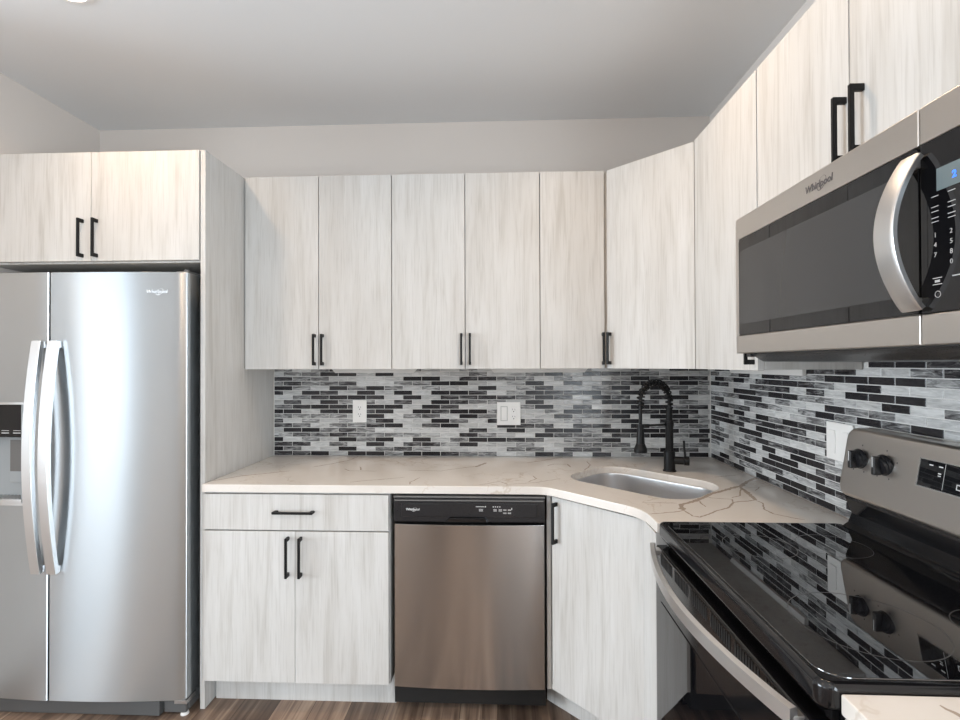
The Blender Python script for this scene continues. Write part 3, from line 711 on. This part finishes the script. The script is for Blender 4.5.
# ---------------------------------------------------------------- dishwasher
def dishwasher():
    r = empty('dishwasher', (-47.3, 12, 0), 'stainless steel dishwasher with black control panel', 'dishwasher')
    x0, x1 = -59.1, -35.55
    build('tub', MB().box(-59.2, -35.45, 1, 23.4, 1.5, 34.3, .05), 'dark', r)
    n = 24
    pts = [(x0+.25+(x1-x0-.45)*k/n, 25.0+.42*(1-(2*k/n-1)**2)) for k in range(n+1)]
    pts = [(x0+.25, 23.5)]+pts+[(x1-.2, 23.5)]
    build('door', MB().prism(pts, XYZ, 5.0, 30.1, .06, 2), 'steel_warm', r, smooth=40)
    c = build('control_panel', MB().box(x0+.15, x1-.1, 23.5, 25.25, 30.55, 34.1, .15).box(x0+1.4, x1-1.3, 25.2, 25.42, 31.35, 33.5, .1), 'plastic', r)
    build('top_trim', MB().box(x0+.05, x1, 23.5, 24.9, 34.15, 34.4, .03).box(x0+.3, x1-.25, 24.9, 25.28, 33.75, 33.92, .03), 'chassis', c)
    build('vent', MB().box(x0+2.2, x0+6.6, 25.4, 25.45, 33.2, 33.4), 'dark', c)
    mb = MB(); mb.prism([(-50.2, 31.35), (-44.9, 31.35), (-44.3, 30.75), (-50.8, 30.75)], XZ, 25.2, 25.9, .06); build('handle', mb, 'gloss', r)
    text_mesh('logo', 'Whirlpool', c, -57.0, 25.46, 32.35, .36, 'front', 'ink', .15, True, 1, .02, bold=.008)
    mb = MB(); y0, y1 = 25.43, 25.46
    for k in range(1): mb.box(-46.2, -44.9, y0, y1, 32.95, 33.03)
    mb.box(-44.8, -44.65, y0, y1, 32.9, 33.1)
    for k in range(3): mb.box(-45.7, -45.1, y0, y1, 32.3+.14*k, 32.35+.14*k)
    for k in range(4): mb.box(-43.6+.33*k, -43.42+.33*k, y0, y1, 32.92, 33.05)
    for xx in (-43.5, -42.7):
        for k in range(3): mb.box(xx, xx+.5, y0, y1, 32.3+.14*k, 32.35+.14*k)
    for xx in (-42.0, -41.3):
        for zz in (32.42, 31.95):
            mb.box(xx, xx+.5, y0, y1, zz, zz+.05); mb.box(xx, xx+.5, y0, y1, zz+.12, zz+.17)
    mb.box(-40.75, -40.65, y0, y1, 32.55, 32.85)
    build('panel_print', mb, 'ink', c)
    build('toe_kick', MB().box(x0+.1, x1-.05, 19.5, 20.1, 0.0, 4.4, .05).box(x0+.1, x1-.05, 22.4, 23.3, 2.6, 4.9), 'plastic', r)
dishwasher()

# ---------------------------------------------------------------- microwave
def microwave():
    r = empty('microwave', (-7.5, 57.4, 55.5), 'over-the-range stainless steel microwave with black window and bowed handle', 'microwave')
    Y0, Y1, S = 42.75, 72.6, 67.95; zt, zb = 71.45, 56.0
    build('housing', MB().box(-13.0, -.35, Y0+.15, Y1-.05, 55.75, zt-.1, .1), 'chassis', r)
    mb = MB(); mb.prism([(-13.9, 55.9), (-12.5, 55.05), (-5.0, 54.95), (-1.5, 55.3), (-.4, 55.8)], XZ, Y0+1.0, Y1-.6, .1)
    build('underside', mb, 'plastic', r)
    # door: stainless bands with black glass between
    dr = build('door', MB().box(-15.0, -13.05, Y0, S-.08, 69.0, zt, .10, 3).box(-15.0, -13.05, Y0, S-.08, zb, 58.0, .10, 3)
               .box(-15.0, -13.05, Y0, Y0+.72, 57.9, 69.1, .08, 2).box(-14.6, -13.05, Y0+.6, S-.08, 57.9, 69.1), 'steel_panel', r)
    build('window', MB().prism(rrect(Y0+.75, S-.1, 58.05, 68.95, .35, 5), YZ, -15.02, -14.6, .04), 'glass', dr)
    mb = MB(); mb.prism(rrect(Y0+1.1, Y0+23.4, 59.3, 67.6, .3, 5), YZ, -15.035, -15.02); build('window_screen', mb, simple('window_mesh_screen', (.035, .035, .036), .09), dr)  # screen sized and lightened to paint the reflection of the wall cabinets
    cp = build('control_panel', MB().box(-15.0, -13.05, S+.02, Y1-.05, 58.02, 68.98, .06), 'glass', r)
    build('upper_band', MB().box(-15.0, -13.05, S, Y1, 69.0, zt, .10, 3), 'steel_panel', cp)
    build('lower_band', MB().box(-15.0, -13.05, S, Y1, zb, 58.0, .10, 3), 'steel_panel', cp)
    build('display', MB().box(-15.03, -15.0, 69.2, 72.0, 65.6, 67.0), 'lcd', cp)
    text_mesh('display_digit', '2', cp, -15.05, 70.3, 66.05, .42, 'left', 'digit', 0, False, 1, .02, bold=.02)
    rows = [('1', '2', '3'), ('4', '5', '6'), ('7', '8', '9'), ('', '0', '')]
    for i, rw in enumerate(rows):
        for j, s in enumerate(rw):
            if s: text_mesh('key_label', s, cp, -15.01, 68.95+j*1.1, 62.75-i*.62, .30, 'left', 'print', 0, False, 1, .02, bold=.0)
    mb = MB()
    for zz in (65.3, 64.65, 64.35, 63.95, 63.7):
        for yy in (68.8, 69.95, 71.1): mb.box(-15.02, -15.0, yy, yy+.5, zz, zz+.05)
    mb.box(-15.02, -15.0, 68.85, 69.5, 60.15, 60.2).box(-15.02, -15.0, 68.85, 69.5, 59.75, 59.8).box(-15.02, -15.0, 69.0, 69.35, 59.9, 60.05)
    mb.box(-15.02, -15.0, 70.2, 71.1, 60.1, 60.17)
    mb.tube([(-15.01, 69.2+.2*math.cos(t), 59.15+.2*math.sin(t)) for t in [2*math.pi*k/14 for k in range(14)]], .02, 5, True)
    build('key_print', mb, 'print', cp)
    mb = MB(); n = 30; path = []
    for k in range(n+1):
        t = k/n; s = math.sin(math.pi*t); path.append((-15.25-1.75*s**.85, 67.6+0*s, 58.35+(68.3-58.35)*t))
    mb.sweep(path, [(-.2, -.8), (.1, -.84), (.22, -.6), (.22, .6), (.1, .84), (-.2, .8)], up=(0, 1, 0))
    for z in (58.75, 67.9): mb.box(-15.5, -14.9, 66.9, 68.0, z-.35, z+.35, .06)
    build('handle', mb, 'steel_bar', dr, smooth=40)
    text_mesh('logo', 'Whirlpool', dr, -15.02, 55.9, 69.95, .62, 'left', 'logo_dark', .15, True, 1, .03, bold=.012)
    build('corner_foot', MB().box(-14.0, -13.2, Y0+.3, Y0+1.2, 55.6, 56.0, .05), 'plastic', r)
microwave()

# ---------------------------------------------------------------- range
def range_():
    r = empty('range', (-13, 57.3, 0), 'freestanding electric range with black glass cooktop and stainless backguard', 'range')
    Y0, Y1 = 42.25, 71.95
    build('body', MB().box(-22.8, -1.2, Y0+.15, Y1-.15, 1.0, 34.9, .1), 'gloss', r)
    # cooktop frame: rounded black enamel lip
    ct = build('cooktop', MB().prism(rrect(-24.0, -3.0, Y0, Y1, .9, 6), XYZ, 34.75, 36.42, .42, 4), 'gloss', r, smooth=50)
    build('glass_surface', MB().prism(rrect(-23.45, -3.6, Y0+.6, Y1-.6, 1.6, 8), XYZ, 36.36, 36.50, .05, 2), 'cookglass', ct)
    def ring(cx, cy, rad):
        m = MB(); n = 64
        m.sweep([(cx+rad*math.cos(2*math.pi*k/n), cy+rad*math.sin(2*math.pi*k/n), 36.503) for k in range(n)], [(-.035, 0), (.035, 0), (.035, .006), (-.035, .006)], (0, 0, 1), True)
        return m
    for cx, cy, rad in ((-16.4, 50.2, 3.3), (-16.7, 65.0, 4.6), (-9.0, 50.0, 3.2), (-7.5, 66.0, 3.2)):
        g = ring(cx, cy, rad)
        build('burner_ring', g, 'ringink', ct, smooth=0)
    # apron, vents, door, drawer
    build('apron', MB().prism([(-22.8, 34.8), (-23.7, 34.8), (-23.55, 34.4), (-23.1, 34.05), (-22.8, 34.0)], XZ, Y0+.3, Y1-.3, .03), 'gloss', r)
    dr = build('oven_door', MB().box(-24.3, -22.9, Y0+.25, Y1-.25, 8.6, 33.75, .25, 3), 'gloss', r)
    build('window', MB().box(-24.38, -24.28, Y0+2.2, Y1-2.2, 13.0, 28.0, .03), 'glass', dr)
    for g0 in range(6):
        vt = MB()
        for k in range(9):
            y = Y0+2.2+g0*4.4+k*.42; vt.box(-24.34, -24.28, y, y+.24, 32.2, 33.4)
        build('vent_slots', vt, 'dark', dr)
    n = 40; path = [(-24.9-2.15*math.sin(math.pi*k/n)**.9, Y0+1.2+(Y1-Y0-2.4)*k/n, 33.75) for k in range(n+1)]
    mb = MB(); mb.sweep(path, [(-.28, -.5), (.18, -.55), (.3, -.4), (.3, .4), (.18, .55), (-.28, .5)])
    for y in (Y0+1.7, Y1-1.7): mb.box(-25.1, -24.2, y-.5, y+.5, 33.2, 33.75, .05)
    build('handle', mb, 'steel_bar', dr, smooth=40)
    build('storage_drawer', MB().box(-24.2, -22.9, Y0+.25, Y1-.25, 2.2, 8.3, .2, 3), 'gloss', r)
    for x in (-21.5, -3): 
        for y in (Y0+1.5, Y1-1.5): build('foot', MB().cyl((x, y, 0), (x, y, 1.1), .7, .7, 14), 'plastic', r)
    # riser and backguard
    bg = build('backguard_riser', MB().prism([(-.5, 34.9), (-3.9, 34.9), (-3.9, 36.6), (-3.3, 37.0), (-2.9, 38.0), (-3.6, 39.7), (-3.5, 40.5), (-.5, 40.5)], XZ, Y0+1.5, Y1-.45, .06), 'gloss', r, smooth=25)
    pts = rrect(Y0+.75, Y1-.75, 40.05, 47.6, 1.3, 8)
    mb = MB(); bm = bmesh.new()
    bk = build('backguard', MB().prism(pts, lambda u, v, d: Vector((-(d + (47.6-v)*.17), u, v)), .5, 2.75, .45, 4), 'steel_panel', r, smooth=50)
    xf = lambda z: -(2.75+(47.6-z)*.17)
    def slab(m, y0, y1, z0, z1, t0, t1):
        m.prism([(y0, z0), (y1, z0), (y1, z1), (y0, z1)], lambda u, v, d: Vector((xf(v)-d, u, v)), t0, t1)
    mb = MB(); slab(mb, 53.3, 65.0, 43.5, 45.95, 0, .06); dp = build('display_panel', mb, 'glass', bk)
    mb = MB(); slab(mb, 53.25, 65.05, 43.42, 43.5, 0, .09); slab(mb, 53.25, 65.05, 45.95, 46.03, 0, .09); slab(mb, 53.22, 53.3, 43.42, 46.03, 0, .09); build('display_bezel', mb, 'steel_edge', bk)
    mb = MB()
    slab(mb, 54.3, 54.7, 45.5, 45.6, .06, .075); slab(mb, 55.3, 55.7, 45.5, 45.6, .06, .075); slab(mb, 55.3, 55.6, 44.9, 45.0, .06, .075); slab(mb, 55.3, 55.6, 44.7, 44.78, .06, .075)
    slab(mb, 57.2, 57.8, 44.35, 44.42, .06, .075); slab(mb, 57.2, 57.27, 43.95, 44.4, .06, .075); slab(mb, 57.2, 57.8, 43.95, 44.02, .06, .075)
    slab(mb, 55.9, 55.93, 43.6, 45.9, .06, .07)
    build('display_print', mb, 'ink', bk)
    for y, z in ((45.8, 44.45), (49.2, 44.45), (66.2, 44.45), (69.4, 44.45)):
        x = xf(z)
        k = build('knob', MB().cyl((x, y, z), (x-.35, y, z-.05), 1.12, 1.02, 28, .05).cyl((x-.35, y, z-.05), (x-.6, y, z-.1), .95, .85, 28, .05), 'plastic', bk)
        build('grip', MB().box(x-1.25, x-.5, y-.24, y+.24, z-1.0, z+.9, .1, 3), 'plastic', k)
        build('pointer', MB().box(x-1.27, x-1.2, y-.05, y+.05, z-.2, z+.85), 'ink', k)
    mb = MB()
    for y in (45.8, 49.2):
        for a in (90, -60, 240, 20):
            c, s_ = math.cos(math.radians(a)), math.sin(math.radians(a)); slab(mb, y+1.55*c-.07, y+1.55*c+.07, 44.45+1.45*s_-.08, 44.45+1.45*s_+.08, 0, .012)
    build('dial_marks', mb, 'logo_dark', bk)
range_()

# ---------------------------------------------------------------- recessed downlights
for k, (x, y) in enumerate(DOWN[:1]+DOWN[1:]):
    names = ['recessed ceiling downlight in front of the refrigerator cabinet, cut by the top edge', 'recessed ceiling downlight in front of the corner sink',
             'recessed ceiling downlight behind the camera on the refrigerator side', 'recessed ceiling downlight behind the camera on the range side',
             'recessed ceiling downlight in the living area near the kitchen', 'recessed ceiling downlight in the living area by the large window', 'recessed ceiling downlight by the right-hand window behind the camera']
    r = empty('recessed_downlight', (x, y, CE-.3), names[k], 'ceiling light', 'recessed downlights')
    n = 40
    build('trim_ring', MB().sweep([(x+2.75*math.cos(2*math.pi*j/n), y+2.75*math.sin(2*math.pi*j/n), CE-.14) for j in range(n)], [(-.35, -.1), (.35, -.02), (.35, .12), (-.35, .12)], (0, 0, 1), True), 'white', r)
    build('lens', MB().cyl((x, y, CE-.12), (x, y, CE-.02), 2.45, 2.45, 36), 'lens', r)
